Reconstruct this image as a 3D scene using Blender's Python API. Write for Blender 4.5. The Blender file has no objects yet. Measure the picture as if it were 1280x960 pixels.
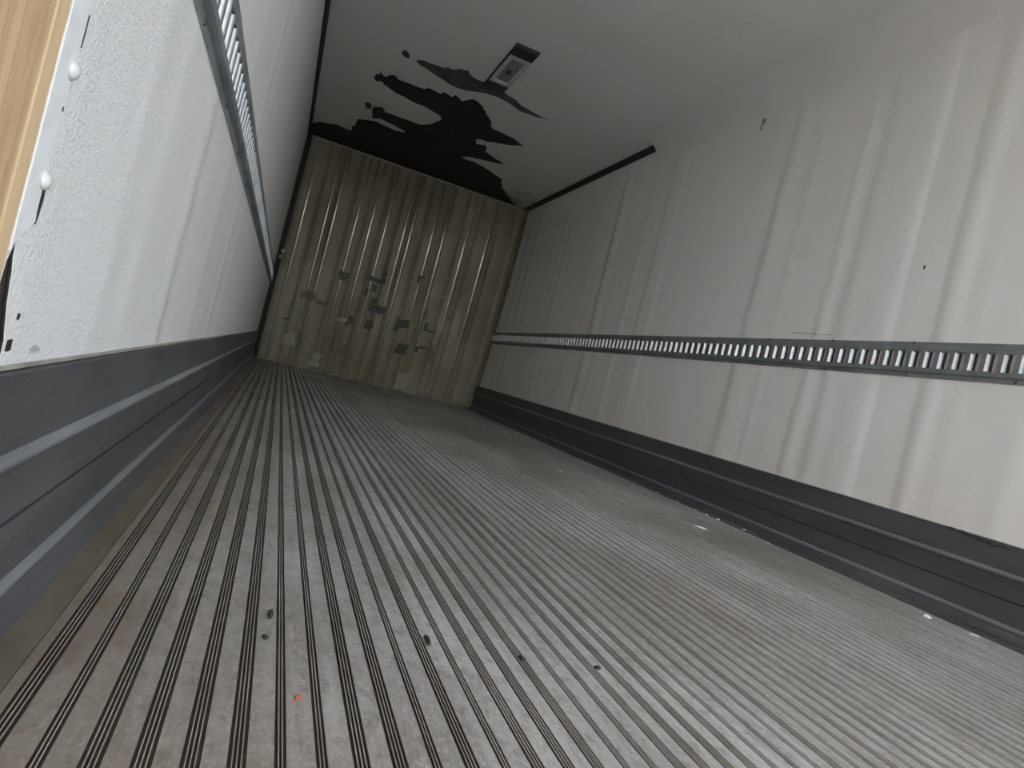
import bpy, bmesh, math, random
from mathutils import Matrix, Vector

random.seed(7)
SC = bpy.context.scene
COL = SC.collection

# ------------------------------------------------------------------ camera
F_PX = 850.945                         # focal length in pixels of a 1280 px wide frame
cam_d = bpy.data.cameras.new('camera')
cam_d.sensor_fit = 'HORIZONTAL'
cam_d.sensor_width = 36.0
cam_d.lens = 36.0 * F_PX / 1280.0
cam_d.clip_start = 0.01
cam = bpy.data.objects.new('camera', cam_d)
COL.objects.link(cam)
R_ = (0.9146233, -0.31977495, 0.24740292)
U_ = (-0.23452739, 0.07882588, 0.96890835)
B_ = (-0.32933437, -0.94420891, -0.0029)
cam.matrix_world = Matrix(((R_[0], U_[0], B_[0], 0.2186),
                           (R_[1], U_[1], B_[1], 0.0),
                           (R_[2], U_[2], B_[2], 0.3421),
                           (0, 0, 0, 1)))
SC.camera = cam

# ------------------------------------------------------------------ daylight (bright overcast sky through the open rear)
world = bpy.data.worlds.new('sky')
SC.world = world
world.use_nodes = True
wt = world.node_tree
bg = wt.nodes['Background']
sky = wt.nodes.new('ShaderNodeTexSky')
sky.sky_type = 'NISHITA'
sky.sun_disc = False
sky.sun_elevation = math.radians(48)
sky.sun_rotation = math.radians(75)     # same side as the sun lamp below
sky.dust_density = 1.0
haze = wt.nodes.new('ShaderNodeHueSaturation')
haze.inputs['Saturation'].default_value = 0.38
wt.links.new(sky.outputs[0], haze.inputs['Color'])
wt.links.new(haze.outputs[0], bg.inputs['Color'])
bg.inputs['Strength'].default_value = 0.75
sun_d = bpy.data.lights.new('sun', 'SUN')
sun_d.energy = 11.0
sun_d.angle = math.radians(.6)
sun_d.color = (1.0, .99, .98)
sun = bpy.data.objects.new('sun', sun_d)
COL.objects.link(sun)
sun.location = (20, 6, 24)
sun.rotation_euler = Vector((-.64, -.17, -.74)).to_track_quat('-Z', 'Y').to_euler()
SC.view_settings.view_transform = 'Standard'
SC.view_settings.look = 'None'
SC.view_settings.gamma = 1.0
SC.view_settings.use_curve_mapping = False
SC.view_settings.exposure = 1.1
SC.cycles.max_bounces = 24               # light has to bounce a long way down the white box
SC.cycles.diffuse_bounces = 14
SC.cycles.glossy_bounces = 6

# ------------------------------------------------------------------ dimensions
W, H, L = 2.46, 2.337, 7.5135          # inside width, height, far bulkhead
FZ = -0.03                             # top of the aluminium floor
Y0 = -1.40                             # unseen open rear; body extended behind the camera to flatten light falloff
YE = 0.664                             # rear end of the white lining
ZS = 0.244                             # top of the scuff liners


# ------------------------------------------------------------------ material helpers
class NT:
    def __init__(self, name):
        self.m = bpy.data.materials.new(name)
        self.m.use_nodes = True
        self.t = self.m.node_tree
        self.b = self.t.nodes['Principled BSDF']
        self._pos = None

    def n(self, kind, **kw):
        nd = self.t.nodes.new(kind)
        for k, v in kw.items():
            setattr(nd, k, v)
        return nd

    def link(self, a, b):
        self.t.links.new(a, b)

    def pos(self, scale=(1, 1, 1), loc=(0, 0, 0)):
        if self._pos is None:
            self._pos = self.n('ShaderNodeNewGeometry').outputs['Position']
        mp = self.n('ShaderNodeMapping')
        mp.inputs['Scale'].default_value = scale
        mp.inputs['Location'].default_value = loc
        self.link(self._pos, mp.inputs['Vector'])
        return mp.outputs['Vector']

    def noise(self, scale, detail=4, rough=0.55, mscale=(1, 1, 1), loc=(0, 0, 0), dist=0.0):
        t = self.n('ShaderNodeTexNoise')
        t.inputs['Scale'].default_value = scale
        t.inputs['Detail'].default_value = detail
        t.inputs['Roughness'].default_value = rough
        t.inputs['Distortion'].default_value = dist
        self.link(self.pos(mscale, loc), t.inputs['Vector'])
        return t.outputs['Fac']

    def ramp(self, fac, a, b, lo=0.0, hi=1.0, smooth=False):
        r = self.n('ShaderNodeMapRange')
        r.interpolation_type = 'SMOOTHSTEP' if smooth else 'LINEAR'
        r.inputs['From Min'].default_value = a
        r.inputs['From Max'].default_value = b
        r.inputs['To Min'].default_value = lo
        r.inputs['To Max'].default_value = hi
        self.link(fac, r.inputs['Value'])
        return r.outputs['Result']

    def mix(self, fac, a, b, blend='MIX'):
        mx = self.n('ShaderNodeMix', data_type='RGBA', blend_type=blend)
        if isinstance(fac, (int, float)):
            mx.inputs[0].default_value = fac
        else:
            self.link(fac, mx.inputs[0])
        for v, s in ((a, mx.inputs[6]), (b, mx.inputs[7])):
            if isinstance(v, tuple):
                s.default_value = v if len(v) == 4 else v + (1,)
            else:
                self.link(v, s)
        return mx.outputs[2]

    def math(self, op, a, b):
        m = self.n('ShaderNodeMath', operation=op)
        for v, s in ((a, m.inputs[0]), (b, m.inputs[1])):
            if isinstance(v, (int, float)):
                s.default_value = v
            else:
                self.link(v, s)
        return m.outputs[0]

    def bump(self, height, dist, strength=1.0, prev=None):
        b = self.n('ShaderNodeBump')
        b.inputs['Strength'].default_value = strength
        b.inputs['Distance'].default_value = dist
        self.link(height, b.inputs['Height'])
        if prev is not None:
            self.link(prev, b.inputs['Normal'])
        return b.outputs['Normal']

    def rand(self):
        return self.n('ShaderNodeObjectInfo').outputs['Random']

    def axis(self, i):
        s = self.n('ShaderNodeSeparateXYZ')
        self.link(self.pos(), s.inputs[0])
        return s.outputs[i]

    def done(self, color=None, rough=0.5, metal=0.0, normal=None, spec=0.5, coat=None):
        b = self.b
        if isinstance(color, tuple):
            b.inputs['Base Color'].default_value = color + (1,)
        elif color is not None:
            self.link(color, b.inputs['Base Color'])
        for key, v in (('Roughness', rough), ('Metallic', metal), ('Specular IOR Level', spec)):
            if isinstance(v, (int, float)):
                b.inputs[key].default_value = v
            else:
                self.link(v, b.inputs[key])
        if coat:
            b.inputs['Coat Weight'].default_value = coat[0]
            b.inputs['Coat Roughness'].default_value = coat[1]
        if normal is not None:
            self.link(normal, b.inputs['Normal'])
        return self.m


def plain(name, color, rough=0.5, metal=0.0, var=0.12, scale=30):
    t = NT(name)
    f = t.noise(scale, 4)
    lo = tuple(c * (1 - var) for c in color)
    hi = tuple(min(1, c * (1 + var)) for c in color)
    return t.done(t.mix(t.ramp(f, .3, .7), lo, hi), rough, metal, t.bump(f, .0006))


def lining(name, base, warm, peb, wave, rough, speck):
    """glossy fibreglass lining: pebbled skin over a panel that buckles between its vertical fixings"""
    t = NT(name)
    big = t.noise(1.1, 4, mscale=(1, .7, 1.2))
    c = t.mix(t.ramp(big, .38, .68), base, warm)
    if not speck:                            # warmer tone, growing towards the foot of the wall
        lowz = t.math('ADD', t.ramp(t.axis(2), .95, .25, 0, .55), t.ramp(t.noise(2.5, 4), .3, .7, -.2, .2))
        c = t.mix(t.ramp(lowz, 0, 1, 0, 1), c, (.80, .745, .68))
    if speck:
        sp = t.noise(70, 2)
        c = t.mix(t.ramp(sp, .22, .28, speck, 0), c, (.45, .44, .41))
        c = t.mix(t.ramp(sp, .74, .78, 0, .8), c, (.95, .95, .94))
    w = t.noise(1.0, 0, mscale=(1, 6.5, .16), dist=.25)
    n1 = t.bump(t.ramp(w, .45, .85, smooth=True), wave * 1.6)
    w2 = t.noise(1.0, 0, mscale=(1, .5, 2.0), loc=(0, 3, 5))
    n1 = t.bump(w2, wave * .8, prev=n1)
    pb = t.noise(250, 3, .65)
    n2 = t.bump(pb, peb, prev=n1)
    pb2 = t.noise(125, 2, .5, mscale=(1, .8, 1.25))
    n3 = t.bump(pb2, peb * .6, prev=n2)
    if speck:                                # pits darkened: relief shading of the pebbled skin painted into the colour
        c = t.mix(t.ramp(pb, .36, .56, .55, 0), c, tuple(v * .74 for v in base))
    return t.done(c, t.ramp(t.noise(1.3, 2), .3, .7, rough - .02, rough + .03), 0, n3, .5)


M_WALL_L = lining('pebbled_white_lining', (.87, .87, .86), (.83, .83, .815), .0026, .0042, .50, .35)
M_WALL_R = lining('smooth_white_lining', (.87, .865, .855), (.84, .825, .795), .0006, .0036, .30, 0)

M_COVE = plain('smooth_white_cove', (.82, .81, .795), .35, 0, .03, 3)
t = NT('ceiling_lining')
c = t.mix(t.ramp(t.noise(1.3, 4), .35, .7), (.80, .795, .78), (.75, .745, .725))
soot = t.math('ADD', t.ramp(t.axis(1), 6.3, 7.55, 0, .55), t.ramp(t.noise(3.0, 5), .35, .75, -.35, .25))
c = t.mix(t.ramp(soot, .1, .6, 0, .85), c, (.07, .066, .055))
nb = t.bump(t.noise(1.6, 2, mscale=(1, .5, 1)), .02)
M_CEIL = t.done(c, .36, 0, t.bump(t.noise(200, 2), .0006, prev=nb))

t = NT('torn_black')
f = t.noise(14, 6, .7)
c = t.mix(t.ramp(f, .4, .75), (.012, .012, .014), (.045, .043, .042))
M_TORN = t.done(c, .8, 0, t.bump(f, .004))
t = NT('torn_grey')
f = t.noise(14, 6, .7)
c = t.mix(t.ramp(f, .35, .7), (.035, .034, .032), (.13, .125, .115))
M_TORN2 = t.done(c, .8, 0, t.bump(f, .004))

# worn aluminium floor
t = NT('worn_aluminium')
big = t.noise(1.5, 5, .6, mscale=(1, .55, 1), dist=.4)
c = t.mix(t.ramp(big, .36, .66), (.40, .39, .365), (.78, .77, .755))
brown = t.noise(2.3, 5, .65, mscale=(1, .6, 1), loc=(4, 2, 0))
c = t.mix(t.ramp(brown, .48, .70, 0, .55), c, (.23, .195, .15))
scr = t.noise(16, 4, .6, mscale=(5, .22, 1))
c = t.mix(t.ramp(scr, .52, .74, 0, .55), c, (.66, .65, .64))
spot = t.noise(34, 4, .7)
c = t.mix(t.ramp(spot, .60, .70, 0, .55), c, (.25, .22, .18))
c = t.mix(t.ramp(t.rand(), 0, 1, 0, .35), c, (.26, .25, .23))
mot = t.noise(60, 5, .7, mscale=(1, .55, 1))
c = t.mix(t.ramp(mot, .48, .66, 0, .6), c, (.22, .20, .17))
mot2 = t.noise(210, 4, .7, mscale=(1, .6, 1))
c = t.mix(t.ramp(mot2, .52, .66, 0, .45), c, (.80, .79, .77))
left = t.math('ADD', t.ramp(t.axis(0), .05, .50, .95, 0), t.ramp(t.noise(4, 5, .7, mscale=(1, .5, 1), loc=(9, 0, 0)), .35, .7, -.3, .25))
c = t.mix(t.ramp(left, 0, 1, 0, .9), c, (.20, .155, .10))
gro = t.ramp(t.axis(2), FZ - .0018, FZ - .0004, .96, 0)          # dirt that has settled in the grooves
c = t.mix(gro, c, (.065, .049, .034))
rg = t.ramp(t.noise(6, 4, mscale=(1, .4, 1)), .3, .7, .34, .52)
nb = t.bump(t.noise(90, 4, .65, mscale=(1, .5, 1)), .0012)
M_FLOOR = t.done(c, rg, .3, nb)
t = NT('bright_worn_rib')
f = t.noise(25, 4, .6, mscale=(1, .3, 1))
M_RIB = t.done(t.mix(t.ramp(f, .35, .7), (.38, .36, .32), (.64, .62, .57)), .42, .4)

t = NT('grimy_edge_plate')
f = t.noise(9, 5, .65, mscale=(1, .35, 1))
c = t.mix(t.ramp(f, .35, .7), (.15, .12, .085), (.27, .24, .19))
M_EDGE = t.done(c, .5, .4, t.bump(f, .001))

t = NT('dark_edge_plate')
f = t.noise(7, 5, .65, mscale=(1, .35, 1))
c = t.mix(t.ramp(f, .35, .7), (.10, .10, .095), (.20, .195, .185))
M_EDGER = t.done(c, .5, .35, t.bump(f, .001))

# scuff liner: dark grey extrusion, paler on its ridges
def scuff(name, base, hi):
    t = NT(name)
    f = t.noise(3.5, 5, .6, mscale=(1, .5, 2.5))
    c = t.mix(t.ramp(f, .35, .7), tuple(v * .8 for v in base), tuple(v * 1.2 for v in base))
    s = t.noise(30, 4, .6, mscale=(1, .08, 3))
    c = t.mix(t.ramp(s, .58, .78, 0, .4), c, hi)
    return t.done(c, t.ramp(f, .3, .7, .42, .58), .35, t.bump(t.noise(160, 2), .0008))
M_SCUFF = scuff('dark_grey_scuff_liner', (.105, .108, .112), (.22, .22, .225))
M_RIDGE = scuff('pale_metal_ridge', (.27, .28, .285), (.5, .5, .5))

t = NT('galvanised_rail')
f = t.noise(14, 5, .65, mscale=(1, .4, 1))
c = t.mix(t.ramp(f, .35, .68), (.24, .265, .27), (.40, .425, .43))
sp = t.noise(90, 3)
c = t.mix(t.ramp(sp, .62, .72, 0, .5), c, (.42, .43, .43))
M_RAIL = t.done(c, .45, .55, t.bump(sp, .0006))
M_TAB = plain('bright_steel_tab', (.62, .63, .63), .4, .35, .15, 60)
M_DARK = plain('black_sealant', (.018, .018, .017), .6, 0, .3, 40)
M_DARKTRIM = plain('dark_seal_and_slot_shadow', (.030, .030, .028), .55, 0, .3, 20)
M_SCREW = plain('dull_screw', (.10, .10, .10), .4, .8)
M_RIVET = plain('painted_rivet', (.60, .595, .56), .35, 0, .08, 80)
M_PALETRIM = plain('dirty_pale_trim', (.30, .285, .25), .5, 0, .35, 12)

# far bulkhead: yellowed, stained glossy panels
def bulk(name, a, b, stain=.6, r0=.40, metal=0.0):
    t = NT(name)
    f = t.noise(2.2, 5, .6, mscale=(1, 1, .7))
    c = t.mix(t.ramp(f, .36, .66), a, b)
    br = t.n('ShaderNodeTexBrick')
    br.offset = .37
    br.inputs['Color1'].default_value = (.78, .76, .70, 1)
    br.inputs['Color2'].default_value = (1, 1, 1, 1)
    br.inputs['Mortar'].default_value = (.66, .62, .55, 1)
    br.inputs['Scale'].default_value = 1.0
    br.inputs['Mortar Size'].default_value = .006
    br.inputs['Mortar Smooth'].default_value = .6
    br.inputs['Brick Width'].default_value = .27
    br.inputs['Row Height'].default_value = .36
    sep = t.n('ShaderNodeSeparateXYZ')
    t.link(t.pos(), sep.inputs[0])
    cmb = t.n('ShaderNodeCombineXYZ')
    t.link(sep.outputs[0], cmb.inputs[0])
    t.link(sep.outputs[2], cmb.inputs[1])
    t.link(cmb.outputs[0], br.inputs['Vector'])
    c = t.mix(.8, c, br.outputs['Color'], 'MULTIPLY')
    d = t.noise(5.5, 6, .7, mscale=(1.3, 1, .8), loc=(2, 0, 1))
    c = t.mix(t.ramp(d, .53, .72, 0, stain), c, (.12, .105, .07))
    c = t.mix(t.ramp(t.rand(), 0, 1, 0, .35), c, tuple(v * .6 for v in a))
    return t.done(c, t.ramp(d, .3, .7, r0, r0 + .14), metal, t.bump(t.noise(40, 3), .0005), .5)
M_BULK = bulk('yellowed_bulkhead_panel', (.205, .175, .112), (.31, .278, .198), .75)
M_BEAD = bulk('glossy_bulkhead_bead', (.225, .198, .135), (.31, .28, .205), .5, .045, .2)
M_BULKDK = plain('dark_green_patch', (.048, .048, .030), .6, 0, .4, 40)
M_BULKBR = plain('brown_patch', (.13, .105, .07), .6, 0, .3, 40)
M_BULKLT = plain('pale_patch', (.28, .26, .20), .5, 0, .2, 30)

# plywood
t = NT('tan_plywood')
g = t.noise(11, 6, .65, mscale=(1, 5, .35), dist=1.2)
c = t.mix(t.ramp(g, .35, .68), (.50, .33, .175), (.66, .47, .28))
k = t.noise(38, 4, .7, mscale=(1, 2, .5))
c = t.mix(t.ramp(k, .64, .74, 0, .7), c, (.22, .13, .06))
M_PLY = t.done(c, .62, 0, t.bump(g, .0012))
t = NT('pale_wood_edge')
g = t.noise(14, 5, .6, mscale=(1, 6, .3), dist=.6)
M_PLYE = t.done(t.mix(t.ramp(g, .35, .7), (.66, .47, .27), (.76, .58, .36)), .6, 0, t.bump(g, .0008))
M_RUST = plain('rusty_steel', (.16, .065, .035), .8, .2, .5, 60)
M_FOAM = plain('dark_wall_core', (.02, .016, .014), .9, 0, .4, 30)

M_LAMPDK = plain('dark_lamp_plate', (.035, .038, .038), .5, .2, .25, 60)
M_LAMPFR = plain('dirty_white_lamp_frame', (.60, .60, .58), .4, 0, .15, 50)
M_LAMPGL = plain('grey_lamp_lens', (.22, .235, .24), .3, 0, .15, 50)
M_PAPER = plain('white_scrap', (.75, .74, .72), .7, 0, .1, 80)
M_CRUMB = plain('pale_crumb', (.50, .49, .46), .7, 0, .15, 80)
M_LEAF = plain('dark_leaf_bit', (.035, .03, .022), .8, 0, .4, 80)
M_ORANGE = plain('orange_chip', (.50, .13, .05), .6, 0, .2, 80)
M_MOSS = plain('dark_green_smear', (.035, .042, .032), .8, 0, .4, 70)
t = NT('yard_asphalt')
f = t.noise(.8, 6, .6)
M_GROUND = t.done(t.mix(t.ramp(f, .3, .7), (.13, .13, .127), (.18, .18, .176)), .9, 0, t.bump(t.noise(30, 4), .01))


# ------------------------------------------------------------------ mesh helpers
def mk(name, verts, faces, mat, parent=None, smooth=False, loc=None):
    me = bpy.data.meshes.new(name)
    me.from_pydata([tuple(v) for v in verts], [], faces)
    bm = bmesh.new()
    bm.from_mesh(me)
    bmesh.ops.recalc_face_normals(bm, faces=bm.faces)
    bm.to_mesh(me)
    bm.free()
    me.materials.append(mat)
    if smooth:
        for p in me.polygons:
            p.use_smooth = True
    o = bpy.data.objects.new(name, me)
    COL.objects.link(o)
    if parent is not None:
        o.parent = parent
    if loc is not None:
        o.location = loc
    return o


class MB:
    """collects boxes, prisms and extrusions into one mesh"""
    def __init__(self):
        self.v, self.f = [], []

    def add(self, vs, fs):
        k = len(self.v)
        self.v += [tuple(v) for v in vs]
        self.f += [tuple(i + k for i in f) for f in fs]
        return self

    def box(self, x0, x1, y0, y1, z0, z1):
        vs = [(x, y, z) for x in (x0, x1) for y in (y0, y1) for z in (z0, z1)]
        fs = [(0, 1, 3, 2), (4, 6, 7, 5), (0, 4, 5, 1), (2, 3, 7, 6), (0, 2, 6, 4), (1, 5, 7, 3)]
        return self.add(vs, fs)

    def extrude_y(self, prof, y0, y1, closed=True, segs=1):
        n = len(prof)
        vs, fs = [], []
        for s in range(segs + 1):
            y = y0 + (y1 - y0) * s / segs
            vs += [(x, y, z) for x, z in prof]
        m = n if closed else n - 1
        for s in range(segs):
            for i in range(m):
                j = (i + 1) % n
                fs.append((s * n + i, s * n + j, (s + 1) * n + j, (s + 1) * n + i))
        if closed:
            fs.append(tuple(range(n)))
            fs.append(tuple(range(segs * n, segs * n + n)))
        return self.add(vs, fs)

    def prism(self, pts3, off):
        n = len(pts3)
        vs = list(pts3) + [tuple(a + b for a, b in zip(p, off)) for p in pts3]
        fs = [tuple(range(n)), tuple(range(2 * n - 1, n - 1, -1))]
        fs += [(i, (i + 1) % n, n + (i + 1) % n, n + i) for i in range(n)]
        return self.add(vs, fs)

    def dome(self, c, axis, r, h, seg=12, rings=4):
        a = Vector(axis).normalized()
        u = a.orthogonal().normalized()
        w = a.cross(u)
        c = Vector(c)
        vs, fs = [], []
        for k in range(rings):
            t_ = k / rings * math.pi / 2
            for i in range(seg):
                q = i / seg * math.tau
                vs.append(c + (u * math.cos(q) + w * math.sin(q)) * r * math.cos(t_) + a * h * math.sin(t_))
        vs.append(c + a * h)
        for k in range(rings - 1):
            for i in range(seg):
                j = (i + 1) % seg
                fs.append((k * seg + i, k * seg + j, (k + 1) * seg + j, (k + 1) * seg + i))
        for i in range(seg):
            fs.append(((rings - 1) * seg + i, (rings - 1) * seg + (i + 1) % seg, rings * seg))
        fs.append(tuple(range(seg - 1, -1, -1)))
        return self.add(vs, fs)

    def build(self, name, mat, parent=None, smooth=False, loc=None):
        return mk(name, self.v, self.f, mat, parent, smooth, loc)


def tag(o, label=None, cat=None, group=None, kind=None):
    if label:
        o['label'] = label
    if cat:
        o['category'] = cat
    if group:
        o['group'] = group
    if kind:
        o['kind'] = kind
    return o


def empty(name, loc=(0, 0, 0)):
    o = bpy.data.objects.new(name, None)
    COL.objects.link(o)
    o.location = loc
    return o


def jag(pts, step, amp, seed=1):
    """subdivide a closed 2D outline and roughen it"""
    rnd = random.Random(seed)
    out = []
    for i, p in enumerate(pts):
        q = pts[(i + 1) % len(pts)]
        d = math.hypot(q[0] - p[0], q[1] - p[1])
        k = max(1, int(d / step))
        nx, ny = (-(q[1] - p[1]) / d, (q[0] - p[0]) / d) if d > 0 else (0, 0)
        for s in range(k):
            e = rnd.uniform(-amp, amp) if s else 0
            f_ = s / k
            out.append((p[0] + (q[0] - p[0]) * f_ + nx * e, p[1] + (q[1] - p[1]) * f_ + ny * e))
    return out


# ------------------------------------------------------------------ the body shell
tag(MB().box(-600, 600, -600, 600, -1.45, -1.35).build('ground', M_GROUND),
    'grey asphalt yard below the open rear of the truck body', 'ground', kind='structure')

# left lining with a wedge-shaped crack at its lower rear corner
outl = [(L + .14, .20), (L + .14, H), (YE, H), (YE, .20), (.6645, .26), (.665, .323), (.667, .34), (.6755, .357),
        (.677, .344), (.683, .330), (.684, .323), (.687, .314), (.689, .305), (.695, .291), (.698, .283), (.704, .271), (.706, .24), (.712, .20)]
wl = MB().prism([(0, y, z) for y, z in outl], (-.0022, 0, 0)).build('wall_left', M_WALL_L)
wl.data.materials.append(M_FOAM)
for p in wl.data.polygons:
    if p.area < .001:
        p.material_index = 1              # dirty broken edge of the crack
MB().box(-.012, -.003, YE, L + .14, FZ - .1, H).build('backing_sheet', M_FOAM, wl)
MB().prism([(.0001, y, z) for y, z in ((YE + .001, .348), (.674, .360), (.7035, .378), (.7035, H - .045), (YE + .001, H - .045))], (.0012, 0, 0)).build('edge_batten', plain('blue_grey_batten', (.79, .805, .81), .5, 0, .05, 40), wl)
tag(wl, 'pebbled white lining panel of the left side wall', 'wall', kind='structure')
MB().box(-.10, -.022, Y0, L + .16, FZ - .12, H + .1).build('wall_core', M_FOAM, wl)
for i in range(18):
    z = .512 + (i - 1) * .098
    MB().dome((.0012, .6975, z), (1, 0, 0), .0085, .0065).build('rivet', M_RIVET, wl, True)
# hairline splits beside the rivets, and chips out of the rear edge
def chip(y, z, pts, mat, name):
    MB().prism([(.0018, y + a, z + b) for a, b in pts], (-.0017, 0, 0)).build(name, mat, wl)
chip(.704, .39, [(-.004, .018), (.002, .020), (.0035, .008), (.0015, -.004), (-.0005, -.014), (-.003, -.004)], M_FOAM, 'split')
chip(.7045, .545, [(-.0008, .014), (.001, .020), (.0016, .004), (.0004, -.010), (-.0012, -.004)], M_SCREW, 'split')
chip(.699, .478, [(-.001, .002), (.001, .002), (.001, -.002), (-.001, -.002)], M_FOAM, 'split')
chip(.722, .2930, [(-.0015, .002), (.001, .003), (.0015, -.001), (0, -.003), (-.0015, -.002)], M_FOAM, 'split')
chip(.7165, .267, [(-.0045, .004), (.0035, .005), (.004, -.005), (-.004, -.006)], M_FOAM, 'split')
chip(.784, .2615, [(-.012, .002), (-.003, .0045), (.012, .002), (.020, -.0015), (.006, -.004), (-.009, -.0035)], plain('grey_scuff', (.48, .48, .46), .6, 0, .4, 200), 'scuff_mark')

wr = MB().box(W, W + .1, Y0, L + .16, FZ - .12, H + .1).build('wall_right', M_WALL_R)
tag(wr, 'smooth glossy white lining of the right side wall', 'wall', kind='structure')
# gouge high on the right wall and scuffs on it
MB().prism([(W - .0015, 3.321 + a, 2.153 + b) for a, b in jag([(-.020, .018), (.0, .027), (.022, .020), (.014, 0), (.020, -.018), (.008, -.034), (0, -.016), (-.016, -.006)], .010, .003, 3)], (.002, 0, 0)).build('gouge', plain('grey_gouge', (.36, .36, .34), .7, 0, .6, 120), wr)
MB().prism([(W - .0012, 3.333 + a, 2.125 + b) for a, b in [(-.006, .012), (.006, .014), (.004, -.016), (-.004, -.012)]], (.0015, 0, 0)).build('gouge', M_FOAM, wr)
MB().prism([(W - .0012, 2.55 + a, .918 + b) for a, b in [(-.16, -.004), (-.02, .001), (.10, .007), (.12, .003), (.0, -.004), (-.10, -.007)]], (.0015, 0, 0)).build('scuff_mark', plain('brown_scuff', (.60, .56, .50), .6, 0, .3, 60), wr)
MB().prism([(W - .0012, 2.03 + a, 1.19 + b) for a, b in [(-.004, .006), (.004, .008), (.004, -.008), (-.004, -.006)]], (.0015, 0, 0)).build('scuff_mark', M_SCREW, wr)

ce = MB().box(-.1, W + .1, Y0, L + .16, H, H + .1).build('ceiling', M_CEIL)
tag(ce, 'grey white ceiling lining with black torn area at the far end', 'ceiling', kind='structure')

# torn black patches hanging a little below the ceiling skin
MAIN = [(0.003, 7.508), (0.011, 7.103), (0.078, 6.963), (0.15, 6.905), (0.241, 6.836), (0.309, 6.857), (0.378, 6.866), (0.398, 6.688), (0.418, 6.436), (0.469, 6.403), (0.561, 6.331), (0.638, 6.359), (0.735, 6.385), (0.834, 6.356), (0.814, 6.295), (0.733, 6.257), (0.637, 6.223), (0.581, 6.213), (0.526, 6.27), (0.498, 6.126), (0.487, 5.982), (0.556, 5.914), (0.596, 6.006), (0.692, 6.003), (0.796, 5.991), (0.92, 5.985), (0.995, 5.829), (1.024, 5.686), (1.019, 5.642), (0.958, 5.589), (0.864, 5.543), (0.711, 5.521), (0.572, 5.464), (0.5, 5.407), (0.478, 5.364), (0.438, 5.409), (0.414, 5.347), (0.419, 5.269), (0.442, 5.261), (0.441, 5.187), (0.464, 5.245), (0.493, 5.26), (0.526, 5.173), (0.555, 5.17), (0.582, 5.218), (0.654, 5.211), (0.777, 5.205), (0.805, 5.151), (0.846, 5.159), (0.897, 5.174), (0.915, 5.116), (0.986, 5.149), (1.001, 5.085), (1.068, 5.158), (1.098, 5.089), (1.123, 5.036), (1.19, 5.075), (1.271, 5.178), (1.343, 5.302), (1.419, 5.462), (1.483, 5.468), (1.587, 5.483), (1.734, 5.561), (1.655, 5.651), (1.55, 5.728), (1.475, 5.785), (1.41, 5.786), (1.37, 5.84), (1.419, 5.943), (1.487, 5.885), (1.519, 5.959), (1.536, 6.045), (1.644, 6.14), (1.776, 6.203), (1.683, 6.26), (1.573, 6.3), (1.502, 6.333), (1.45, 6.361), (1.4, 6.433), (1.46, 6.475), (1.535, 6.448), (1.71, 6.545), (1.9, 6.667), (1.969, 6.91), (2.069, 7.07), (2.249, 7.352), (2.40, 7.508)]
STREAK = [(0.631, 4.773), (0.679, 4.73), (0.764, 4.725), (0.82, 4.721), (0.84, 4.684), (0.885, 4.689), (0.914, 4.632), (0.949, 4.628), (0.964, 4.604), (0.991, 4.651), (1.031, 4.686), (1.105, 4.685), (1.146, 4.721), (1.265, 4.713), (1.375, 4.762), (1.444, 4.82), (1.572, 4.858), (1.676, 4.871), (1.556, 4.903), (1.463, 4.917), (1.382, 4.87), (1.291, 4.838), (1.213, 4.839), (1.129, 4.869), (1.038, 4.93), (0.966, 4.947), (0.866, 4.91), (0.799, 4.882), (0.715, 4.834), (0.661, 4.816)]
DOT_A = [(0.524, 4.741), (0.532, 4.705), (0.548, 4.688), (0.567, 4.714), (0.585, 4.741), (0.584, 4.789), (0.561, 4.795), (0.54, 4.778)]
DOT_B = [(0.42, 5.98), (0.435, 5.924), (0.459, 5.928), (0.478, 5.981), (0.473, 6.065), (0.443, 6.079)]


def torn(pts, mat, seed, amp=.008):
    p = jag(pts, .035, amp, seed)
    me = bpy.data.meshes.new('torn_patch')
    bm = bmesh.new()
    vs = [bm.verts.new((x, y, H - .0025)) for x, y in p]
    es = [bm.edges.new((vs[i], vs[(i + 1) % len(vs)])) for i in range(len(vs))]
    bmesh.ops.triangle_fill(bm, use_beauty=True, edges=es)
    top = [bm.verts.new((x, y, H)) for x, y in p]
    for i in range(len(vs)):
        j = (i + 1) % len(vs)
        bm.faces.new((vs[i], vs[j], top[j], top[i]))
    bmesh.ops.recalc_face_normals(bm, faces=bm.faces)
    bm.to_mesh(me)
    bm.free()
    me.materials.append(mat)
    o = bpy.data.objects.new('torn_patch', me)
    COL.objects.link(o)
    o.parent = ce
    return o


tag(torn(MAIN, M_TORN, 1, .012), 'large jagged black torn patch')
tag(torn(STREAK, M_TORN2, 2, .010), 'long thin torn streak beside the lamp')
torn(DOT_A, M_TORN2, 3, .005)
torn(DOT_B, M_TORN2, 4, .005)

# floor: dark sub-floor, grimy edge plates and ribbed aluminium slats
fl = MB().box(-.02, W + .02, Y0, L + .16, FZ - .12, FZ - .010).build('floor', M_EDGE)
tag(fl, 'worn ribbed aluminium floor of the cargo body', 'floor', kind='structure')
P = .0368
X_FIRST = .0686
N_SLAT = 61


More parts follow.
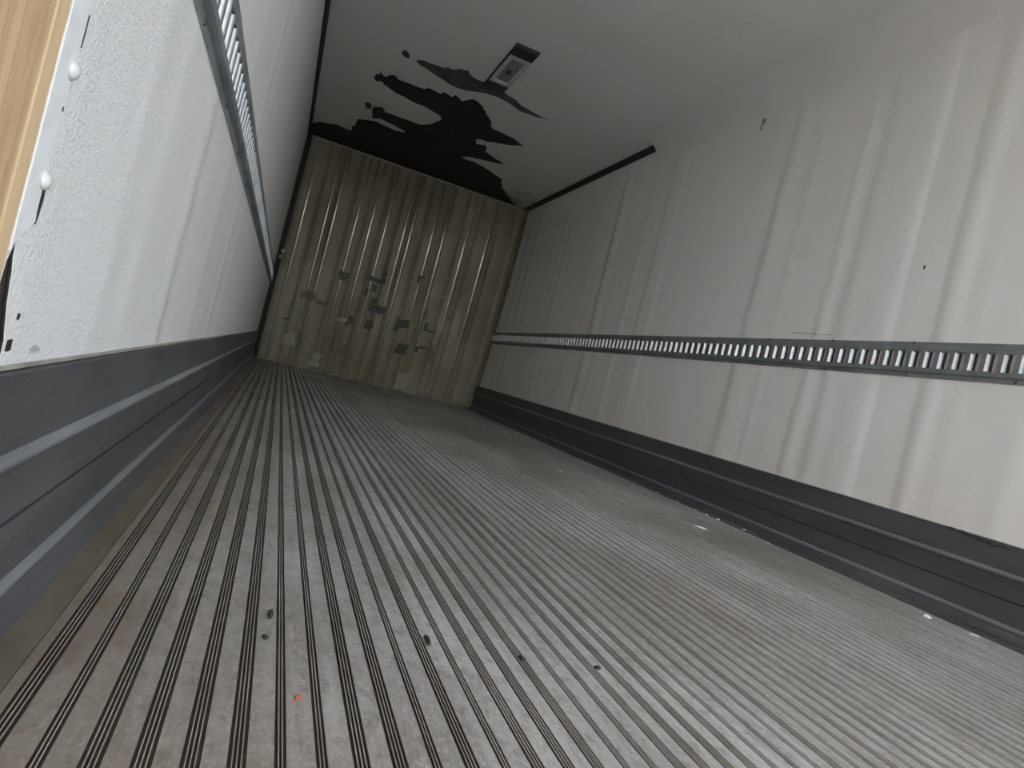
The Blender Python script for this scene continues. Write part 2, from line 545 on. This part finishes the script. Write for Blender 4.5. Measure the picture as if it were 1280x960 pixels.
def slat_mesh(nr):
    gw = .0145 if nr == 3 else .0092
    rib = .0010
    hh, dep = .0003, .0034
    z0 = 0.0
    g0, g1 = -gw / 2, gw / 2
    pr = [(-P / 2, z0), (g0 - .0008, z0), (g0, z0 - dep)]
    gap = (gw - nr * rib) / (nr + 1)
    x = g0
    for k in range(nr):
        x += gap
        pr += [(x - .0002, z0 - dep), (x, z0 + hh), (x + rib, z0 + hh), (x + rib + .0002, z0 - dep)]
        x += rib
    pr += [(g1, z0 - dep), (g1 + .0008, z0), (P / 2, z0)]
    pr += [(P / 2, z0 - .009), (-P / 2, z0 - .009)]
    b = MB().extrude_y(pr, 0, L - Y0 + .10)
    me = bpy.data.meshes.new('floor_slat')
    me.from_pydata(b.v, [], b.f)
    bm = bmesh.new()
    bm.from_mesh(me)
    bmesh.ops.recalc_face_normals(bm, faces=bm.faces)
    bm.to_mesh(me)
    bm.free()
    me.materials.append(M_FLOOR)
    me.materials.append(M_RIB)
    for p in me.polygons:
        if all(me.vertices[i].co.z > .0002 for i in p.vertices):
            p.material_index = 1          # rib crowns, polished by traffic
    return me


slats = {2: slat_mesh(2), 3: slat_mesh(3)}
kinds = [3, 2, 3, 3, 3, 3, 2, 2, 3, 3, 2, 3, 2, 3, 3]
for i in range(N_SLAT):
    k = kinds[i] if i < len(kinds) else random.choice((3, 3, 2))
    o = bpy.data.objects.new('floor_slat', slats[k])
    COL.objects.link(o)
    o.parent = fl
    o.location = (X_FIRST + P * (i + .5), Y0, FZ + random.uniform(-.0002, .0002))
MB().box(.003, X_FIRST - .001, Y0, L + .10, FZ - .010, FZ - .001).build('edge_plate', M_EDGE, fl)
xe = X_FIRST + P * N_SLAT
MB().box(xe + .001, W - .003, Y0, L + .10, FZ - .010, FZ - .001).build('edge_plate', M_EDGER, fl)
for e in (.035, .075):
    MB().box(xe + e, xe + e + .003, Y0, L + .10, FZ - .001, FZ + .0008).build('plate_rib', M_EDGER, fl)
MB().box(-.1, W + .1, Y0 - .05, Y0 - .001, FZ - .25, FZ - .002).build('sill', M_RAIL, fl)


# scuff liners along both walls: two extrusions meeting at a seam, each with a paler ridge
def baseboard(name, side, label):
    sx = (lambda e: e) if side < 0 else (lambda e: W - e)
    root = empty(name, (0 if side < 0 else W, Y0, FZ))
    tag(root, label, 'baseboard', kind='structure')
    off = Vector(root.location)

    def part(nm, prof, mat, y0=YE + .004, y1=L + .09):
        b = MB().extrude_y([(sx(e), z) for e, z in prof], y0, y1)
        b.v = [tuple(Vector(v) - off) for v in b.v]
        return b.build(nm, mat, root)
    up = [(.0005, ZS), (.008, ZS - .003), (.010, .168), (.0105, .160), (.0105, .148), (.009, .140), (.008, .0815), (.0005, .0815)]
    part('upper_panel', up, M_SCUFF)
    part('ridge', [(.009, .164), (.0155, .160), (.0175, .1545), (.0150, .149), (.009, .145)], M_RIDGE)
    part('top_lip', [(.0005, ZS + .004), (.0035, ZS + .004), (.0042, ZS + .0005), (.0005, ZS)], M_PALETRIM)
    lo = [(.0005, .0775), (.009, .0775), (.010, .055), (.010, .012), (.013, -.004), (.022, -.018), (.034, FZ + .001), (.034, FZ - .001), (.0005, FZ - .001)]
    part('lower_panel', lo, M_SCUFF)
    part('ridge', [(.010, .010), (.0155, .008), (.0175, .003), (.0165, -.003), (.011, -.006)], M_RIDGE)
    part('seam', [(.0005, .0815), (.003, .0813), (.003, .0777), (.0005, .0775)], M_DARK)
    return root


bbl = baseboard('baseboard_left', -1, 'dark grey metal scuff liner along the foot of the left wall')
bbr = baseboard('baseboard_right', 1, 'dark grey metal scuff liner along the foot of the right wall')

# far bulkhead: convex vertical panels, bowed and leaning slightly into the body at the top
wb = MB().box(-.1, W + .1, L + .155, L + .22, FZ - .12, H + .1).build('wall_back', M_EDGE)
tag(wb, 'yellowed ribbed bulkhead closing the far end', 'wall', kind='structure')


def yb(z):                              # bulkhead face depth at height z
    d = z - 1.55
    return L - .055 - .062 * d + .033 * d * d


def sweep(prof, z0, z1, n, closed=False):
    """vertical sweep of a plan profile (x, depth offset) that follows the bow of the bulkhead"""
    vs, fs = [], []
    k = len(prof)
    for j in range(n + 1):
        z = z0 + (z1 - z0) * j / n
        vs += [(x, yb(z) + dy, z) for x, dy in prof]
    for j in range(n):
        for i in range(k if closed else k - 1):
            i2 = (i + 1) % k
            fs.append((j * k + i, j * k + i2, (j + 1) * k + i2, (j + 1) * k + i))
    return vs, fs


edges = [.055, .26, .42, .60, .76, .93, 1.10, 1.23, 1.39, 1.62, 1.80, 1.97, 2.20, 2.425]
zlo, zhi = FZ + .001, H - .022
for a, b in zip(edges[:-1], edges[1:]):
    n = 10
    pr = []
    for i in range(n + 1):
        q = i / n
        pr.append((a + .002 + (b - a - .004) * q, .004 if i in (0, n) else -.007 * (1 - (2 * q - 1) ** 2)))
    vs, fs = sweep(pr, zlo, zhi, 8)
    o = mk('bulkhead_panel', vs, fs, M_BULK, wb)
    for p in o.data.polygons:
        p.use_smooth = p.index % n not in (0, n - 1)
# narrow rounded beads pressed into the panels
for x in (.147, .371, .451, .675, .831, .988, 1.19, 1.264, 1.494, 1.62, 1.871, 2.114):
    pr = [(x + .022 * q, -.0055 - .0046 * (1 - q * q)) for q in (-1, -.75, -.5, -.25, 0, .25, .5, .75, 1)]
    vs, fs = sweep(pr, zlo + .02, zhi - .02, 8)
    mk('bead', vs, fs, M_BEAD, wb, True)
# backing that shows in the joints
vs, fs = sweep([(.02, .016), (W - .02, .016), (W - .02, .026), (.02, .026)], zlo, zhi, 8, True)
mk('joint_backing', vs, fs, M_BULK, wb)


def patch(x, z, w, h, mat, seed, amp=.012):
    p = jag([(-w / 2, -h / 2), (w / 2, -h / 2), (w / 2, h / 2), (-w / 2, h / 2)], .025, amp, seed)
    y_ = lambda zz: yb(zz) - .0125
    MB().prism([(x + a, y_(z + b), z + b) for a, b in p], (0, .0110, 0)).build('patch', mat, wb)


PT = [(.696, 1.03, .10, .10, M_BULKDK), (1.02, 1.085, .17, .05, M_BULKDK), (1.105, 1.13, .05, .13, M_BULKDK), (.968, .93, .05, .08, M_BULKDK),
      (1.04, 1.0, .05, .09, M_BULKDK), (1.07, .87, .07, .06, M_BULKDK), (1.115, .79, .19, .085, M_BULKDK), (.885, .60, .06, .08, M_BULKDK), (.85, .555, .05, .04, M_BULKDK),
      (1.08, .60, .09, .10, M_BULKDK), (1.425, .715, .14, .09, M_BULKDK), (1.375, .655, .05, .07, M_BULKDK), (1.49, .44, .13, .12, M_BULKDK),
      (1.478, 1.225, .03, .09, M_BULKDK), (1.51, 1.255, .05, .025, M_BULKDK), (1.655, .88, .05, .11, M_BULKBR), (1.69, .745, .05, .09, M_BULKDK), (1.76, .705, .10, .02, M_BULKDK),
      (1.66, .475, .04, .06, M_BULKDK), (1.72, .51, .09, .025, M_BULKDK), (1.835, .47, .055, .20, M_BULKBR), (1.915, .897, .03, .06, M_BULKBR), (1.60, .62, .05, .16, M_BULKBR),
      (.79, .58, .10, .04, M_BULKLT), (.63, .045, .10, .06, M_BULKLT), (.64, .13, .07, .08, M_BULKLT), (.32, .235, .13, .13, M_BULKLT), (1.585, .085, .11, .18, M_BULKLT),
      (.871, .27, .07, .10, M_BULKBR), (.55, .70, .09, .05, M_BULKBR), (.24, .44, .09, .014, M_BULKDK), (.28, .32, .03, .03, M_BULKBR), (.42, .33, .04, .03, M_BULKBR), (.40, .735, .16, .09, M_BULKBR)]
for i, (x, z, w_, h_, m_) in enumerate(PT):
    patch(x, z, w_, h_, m_, 20 + i, min(.012, .22 * min(w_, h_)))

# trims: dark seals in the corners, pale strip above the bulkhead, coved corner on the right
vs, fs = sweep([(.001, -.03), (.052, -.002), (.052, .02), (.001, .02)], FZ + .002, H - .03, 10, True)
tag(mk('trim_1', vs, fs, M_DARK),
    'black sealant strip in the corner between left wall and bulkhead', 'trim', kind='structure')
tag(MB().extrude_y([(.001, H - .003), (.030, H - .003), (.026, H - .016), (.012, H - .034), (.001, H - .038)], YE + .01, L - .04).build('trim_2', M_DARKTRIM),
    'dark rubber seal between the left wall and the ceiling', 'trim', kind='structure')
tag(MB().extrude_y([(W - .001, H - .003), (W - .036, H - .003), (W - .030, H - .016), (W - .014, H - .036), (W - .001, H - .042)], 4.52, L - .06).build('trim_3', M_DARKTRIM),
    'dark seal strip between right wall and ceiling, ending midway', 'trim', kind='structure')
cv = []
for i in range(13):
    q = i / 12 * math.pi / 2
    cv.append((W - .0005 - .15 + .15 * math.sin(q), H - .0005 - .15 + .15 * math.cos(q)))
cvo = MB().extrude_y(cv, Y0 + .06, 4.515, closed=False).build('trim_4', M_COVE, None, True)
tag(cvo, 'white coved corner between right wall and ceiling', 'trim', kind='structure')
pts = [(0.045 + (W - .085) * i / 40, yb(H - .02) - .010 + random.uniform(-.004, .004)) for i in range(41)]
tag(MB().prism([(x, y, H - .024) for x, y in pts] + [(pts[-1][0], yb(H) + .02, H - .024), (pts[0][0], yb(H) + .02, H - .024)], (0, 0, .014)).build('trim_5', M_PALETRIM),
    'thin pale strip along the top of the bulkhead', 'trim', kind='structure')
cb = []
for i in range(9):
    q = i / 8 * math.pi / 2
    cb.append((W - .10 + .098 * math.sin(q), -.10 * (1 - math.cos(q)) + .0))
cb += [(W - .002, .02), (W - .10, .02)]
vs, fs = sweep([(x, y - .004) for x, y in cb], .245, H - .03, 10, True)
trb = mk('trim_6', vs, fs, M_BULK)
tag(trb, 'grimy coved corner between bulkhead and right wall', 'trim', kind='structure')

# rear frame: plywood board beside the lining on the left, steel post on the right, header above (both out of view)
bd = empty('plywood_board', (0, Y0, FZ))
tag(bd, 'tan plywood board at the rear end of the left wall', 'board')
off = Vector(bd.location)


def bpart(nm, prof_xy, z0, z1, mat):
    b = MB().prism([(x, y, z0) for x, y in prof_xy], (0, 0, z1 - z0))
    b.v = [tuple(Vector(v) - off) for v in b.v]
    return b.build(nm, mat, bd)


bpart('board_face', [(-.020, Y0), (.004, Y0), (.004, .6235), (.002, .626), (-.020, .626)], FZ, H - .06, M_PLY)
bpart('edge_strip', [(-.020, .6265), (.0025, .6265), (.0035, .630), (.003, .654), (-.001, .6615), (-.020, .6615)], .318, H - .06, M_PLYE)
br_ = empty('hinge_bracket', (-.0026, .666, FZ))
tag(br_, 'rusty steel bracket showing in the crack of the left lining', 'bracket')
off2 = Vector(br_.location)
for nm, (x0, x1, y0, y1, z0, z1), m_ in (('flange', (-.0028, -.0012, .6655, .674, FZ, .318), M_RUST), ('tongue', (-.0028, -.0008, .688, .6955, .205, .268), M_RUST)):
    b = MB().box(x0, x1, y0, y1, z0, z1)
    b.v = [tuple(Vector(v) - off2) for v in b.v]
    b.build(nm, m_, br_)
tag(MB().box(W - .045, W - .001, Y0 - .04, Y0 + .05, FZ + .003, H - .061).build('trim_7', M_RAIL), 'steel rear post on the right', 'trim', kind='structure')
tag(MB().box(-.1, W + .1, Y0 - .04, Y0 + .05, H - .06, H + .1).build('trim_8', M_RAIL), 'steel header over the rear opening', 'trim', kind='structure')


# ------------------------------------------------------------------ slotted cargo rails
def cargo_rail(side, label):
    sx = (lambda e: e) if side < 0 else (lambda e: W - e)
    root = empty('cargo_rail', (sx(0), YE + .02, .752))
    tag(root, label, 'rail')
    off = Vector(root.location)
    y0, y1 = YE + .02, L - .05
    pitch, sw = .0588, .041
    zs0, zs1 = .787, .853
    zf0, zf1 = .772, .877
    e1, e0 = .017, .0145

    def put(b, nm, mat):
        b.v = [tuple(Vector(v) - off) for v in b.v]
        return b.build(nm, mat, root)
    face = MB()

    def bx(b, ea, eb, ya, yb_, za, zb):
        x0, x1 = sorted((sx(ea), sx(eb)))
        b.box(x0, x1, ya, yb_, za, zb)
    bx(face, e0, e1, y0, y1, zs1, zf1)
    bx(face, e0, e1, y0, y1, zf0, zs0)
    tabs, shadow_strips = MB(), MB()
    first = 1.604 - pitch * 15
    k = 0
    prev = y0
    while True:
        yc = first + k * pitch
        k += 1
        a, b = yc - sw / 2, yc + sw / 2
        if a < y0 + .01:
            continue
        if b > y1 - .01:
            break
        bx(face, e0, e1, prev, a, zs0, zs1)
        prev = b
        # bent-in cheeks on the two sides of the slot
        x_a, x_b = sx(e0), sx(.003)
        tabs.prism([(x_a, b, zs0 + .002), (x_b, b - .006, zs0 + .004), (x_b, b - .006, zs1 - .004), (x_a, b, zs1 - .002)], (0, .0015, 0))
        bx(shadow_strips, .0006, .0028, b - .017, b - .0085, zs0 + .001, zs1 - .001)  # dark strip standing in for the shadow beside the far cheek
        tabs.prism([(x_a, a, zs0 + .002), (x_b, a + .006, zs0 + .004), (x_b, a + .006, zs1 - .004), (x_a, a, zs1 - .002)], (0, -.0015, 0))
    bx(face, e0, e1, prev, y1, zs0, zs1)
    put(face, 'slotted_face', M_RAIL)
    put(tabs, 'slot_cheeks', M_TAB)['kind'] = 'stuff'
    put(shadow_strips, 'slot_shadow_strips', M_DARKTRIM)['kind'] = 'stuff'
    put(MB().extrude_y([(sx(e), z) for e, z in [(e1, zf1), (.004, .881), (.004, .889), (.0005, .889), (.0005, .8785), (e0, zf1 - .002)]], y0, y1), 'top_flange', M_RAIL)
    put(MB().extrude_y([(sx(e), z) for e, z in [(e1, zf0), (.004, .768), (.004, .752), (.0005, .752), (.0005, .7705), (e0, zf0 + .002)]], y0, y1), 'bottom_flange', M_RAIL)
    yy = first + pitch * .5
    while yy < y1 - .05:
        if yy > y0 + .03:
            for z in (.8855, .759):
                put(MB().dome((sx(.0038), yy, z), (1 if side < 0 else -1, 0, 0), .0055, .004, 8, 2), 'screw', M_SCREW)
        yy += pitch * 7
    return root


cargo_rail(-1, 'grey slotted steel cargo rail running along the left wall')
cargo_rail(1, 'grey slotted steel cargo rail running along the right wall')

# ------------------------------------------------------------------ ceiling lamp
lx0, lx1, ly0, ly1 = 1.107, 1.262, 3.985, 4.70
lamp = empty('ceiling_lamp', ((lx0 + lx1) / 2, (ly0 + ly1) / 2, H - .001))
tag(lamp, 'rectangular ceiling lamp with dark ends and grey lens beside a torn streak', 'lamp')
off = Vector(lamp.location)


def lpart(b, nm, mat):
    b.v = [tuple(Vector(v) - off) for v in b.v]
    return b.build(nm, mat, lamp)


lpart(MB().box(lx0, lx1, ly0, ly1, H - .010, H - .001), 'base_plate', M_LAMPDK)
for a, b in ((ly0, ly0 + .125), (ly1 - .125, ly1)):
    lpart(MB().extrude_y([(lx0 + .001, H - .0105), (lx0 + .006, H - .024), (lx1 - .006, H - .024), (lx1 - .001, H - .0105)], a + .002, b - .002), 'end_cap', M_LAMPDK)
ya, yb2 = ly0 + .130, ly1 - .130
fr = MB()
fr.box(lx0 + .008, lx0 + .034, ya, yb2, H - .022, H - .0105)
fr.box(lx1 - .034, lx1 - .008, ya, yb2, H - .022, H - .0105)
fr.box(lx0 + .034, lx1 - .034, ya, ya + .045, H - .022, H - .0105)
fr.box(lx0 + .034, lx1 - .034, yb2 - .045, yb2, H - .022, H - .0105)
lpart(fr, 'lens_frame', M_LAMPFR)
ln = lpart(MB().box(lx0 + .0345, lx1 - .0345, ya + .0455, yb2 - .0455, H - .016, H - .0105), 'lens', M_LAMPGL)
lpart(MB().box(1.172, 1.197, 4.335, 4.385, H - .022, H - .0165), 'switch', M_DARK)

# ------------------------------------------------------------------ litter and marks
def S(x, y):                            # floor-plane positions
    return .2186 + (x - .2186) * 1.088, y * 1.088


def scrap(name, x, y, pts, h, mat, label, cat, group=None):
    x, y = S(x, y)
    vs = [(a, b, .0012 + random.uniform(0, h)) for a, b in pts]
    n = len(vs)
    b = MB()
    ctr = (sum(v[0] for v in vs) / n, sum(v[1] for v in vs) / n, h + .0015)
    allv = vs + [(v[0], v[1], 0.0) for v in vs] + [ctr]
    fs = [(i, (i + 1) % n, 2 * n) for i in range(n)] + [(i, n + i, n + (i + 1) % n, (i + 1) % n) for i in range(n)] + [tuple(range(n, 2 * n))]
    b.add(allv, fs)
    o = b.build(name, mat, None, False, (x, y, FZ + .0012))
    return tag(o, label, cat, group)


scrap('paper_scrap', 1.834, 2.147, [(-.022, .014), (-.014, .020), (-.002, .004), (.022, -.010), (.018, -.016), (-.006, -.003)], .004, M_PAPER, 'small crumpled white scrap on the floor near the right scuff liner', 'scrap')
scrap('paper_scrap', 2.066, 1.381, [(-.008, .004), (.002, .012), (.008, .004), (.006, -.012), (-.004, -.008)], .008, M_PAPER, 'nearest tiny white chip beside the right scuff liner', 'scrap')
scrap('paper_scrap', 2.105, 1.27, [(-.003, .012), (.003, .012), (.012, -.008), (.006, -.012)], .003, M_PAPER, 'thin white sliver lying closest to the right frame edge', 'scrap')
scrap('paper_scrap', 1.602, 2.972, [(-.012, .01), (.004, .014), (.012, -.002), (-.006, -.012)], .005, M_PAPER, 'faint grey-white speck far back on the right of the floor', 'scrap')
scrap('leaf_scrap', .288, .85, [(-.003, .010), (.002, .012), (.004, .002), (.003, -.010), (-.001, -.014), (-.004, -.002)], .003, M_LEAF, 'larger dark leaf fragment on a floor slat', 'leaf')
scrap('leaf_scrap', .2835, .785, [(-.004, .003), (.001, .005), (.004, 0), (.001, -.006), (-.002, -.004)], .003, M_LEAF, 'smaller dark leaf fragment just in front of the larger one', 'leaf')
scrap('leaf_scrap', .482, .825, [(-.003, .012), (.003, .01), (.003, -.004), (.001, -.012), (-.003, -.008)], .004, M_LEAF, 'dark speck in a groove near the middle of the floor', 'leaf')
scrap('leaf_scrap', .605, .803, [(-.003, .006), (.003, .005), (.004, -.005), (-.002, -.006)], .003, M_LEAF, 'dark speck right of the middle of the foreground floor', 'leaf')
scrap('leaf_scrap', .716, .80, [(-.004, .004), (.003, .005), (.004, -.003), (-.003, -.004)], .003, M_LEAF, 'rightmost dark speck on the foreground slats', 'leaf')
scrap('paint_chip', .316, .657, [(-.003, .002), (0, .005), (.003, .002), (.001, -.004), (-.002, -.003)], .002, M_ORANGE, 'tiny orange red paint chip on the foreground floor', 'chip')

for nth, px, pz in (('nearest', 2.456, -.06), ('second nearest', 2.63, -.047), ('third nearest', 2.832, -.053), ('middle', 2.927, -.053), ('third farthest', 3.034, -.056), ('second farthest', 3.196, -.053), ('farthest', 3.417, -.051)):
    k_ = .3721 / (.3421 - pz)             # where the crumb rests on the floor
    x_, y_ = .2186 + (2.44 - .2186) * k_, px * k_
    scrap('crumb', .2186 + (x_ - .2186) / 1.088, y_ / 1.088, [(-.007, .006), (.004, .009), (.009, -.003), (-.003, -.008)], .005, M_CRUMB,
          nth + ' of seven tiny pale crumbs in the row along the right scuff liner', 'crumb', 'crumbs along the right scuff liner')

# dark green smear on the edge of the right scuff liner
tag(MB().prism([(W - .0095, 1.56 + a, .243 + b) for a, b in jag([(-.11, -.010), (-.02, -.004), (.10, .004), (.13, .001), (.05, -.010), (-.03, -.016), (-.09, -.015)], .02, .003, 9)], (.0012, 0, 0)).build('moss_smear', M_MOSS),
    'dark green smear on the upper edge of the right scuff liner', 'stain')
for i, (x, z, s) in enumerate(((.050, 1.105, .026), (.036, 1.045, .024))):
    y = yb(z) - .034
    tag(MB().prism([(x + a * s, y, z + b * s) for a, b in [(-.6, -.7), (.5, -.8), (.8, .2), (.3, .9), (-.5, .6)]], (0, .004, .001)).build('tape_scrap', M_BULKLT),
        ('upper' if i == 0 else 'lower') + ' of two pale tape scraps on the black corner sealant', 'scrap')
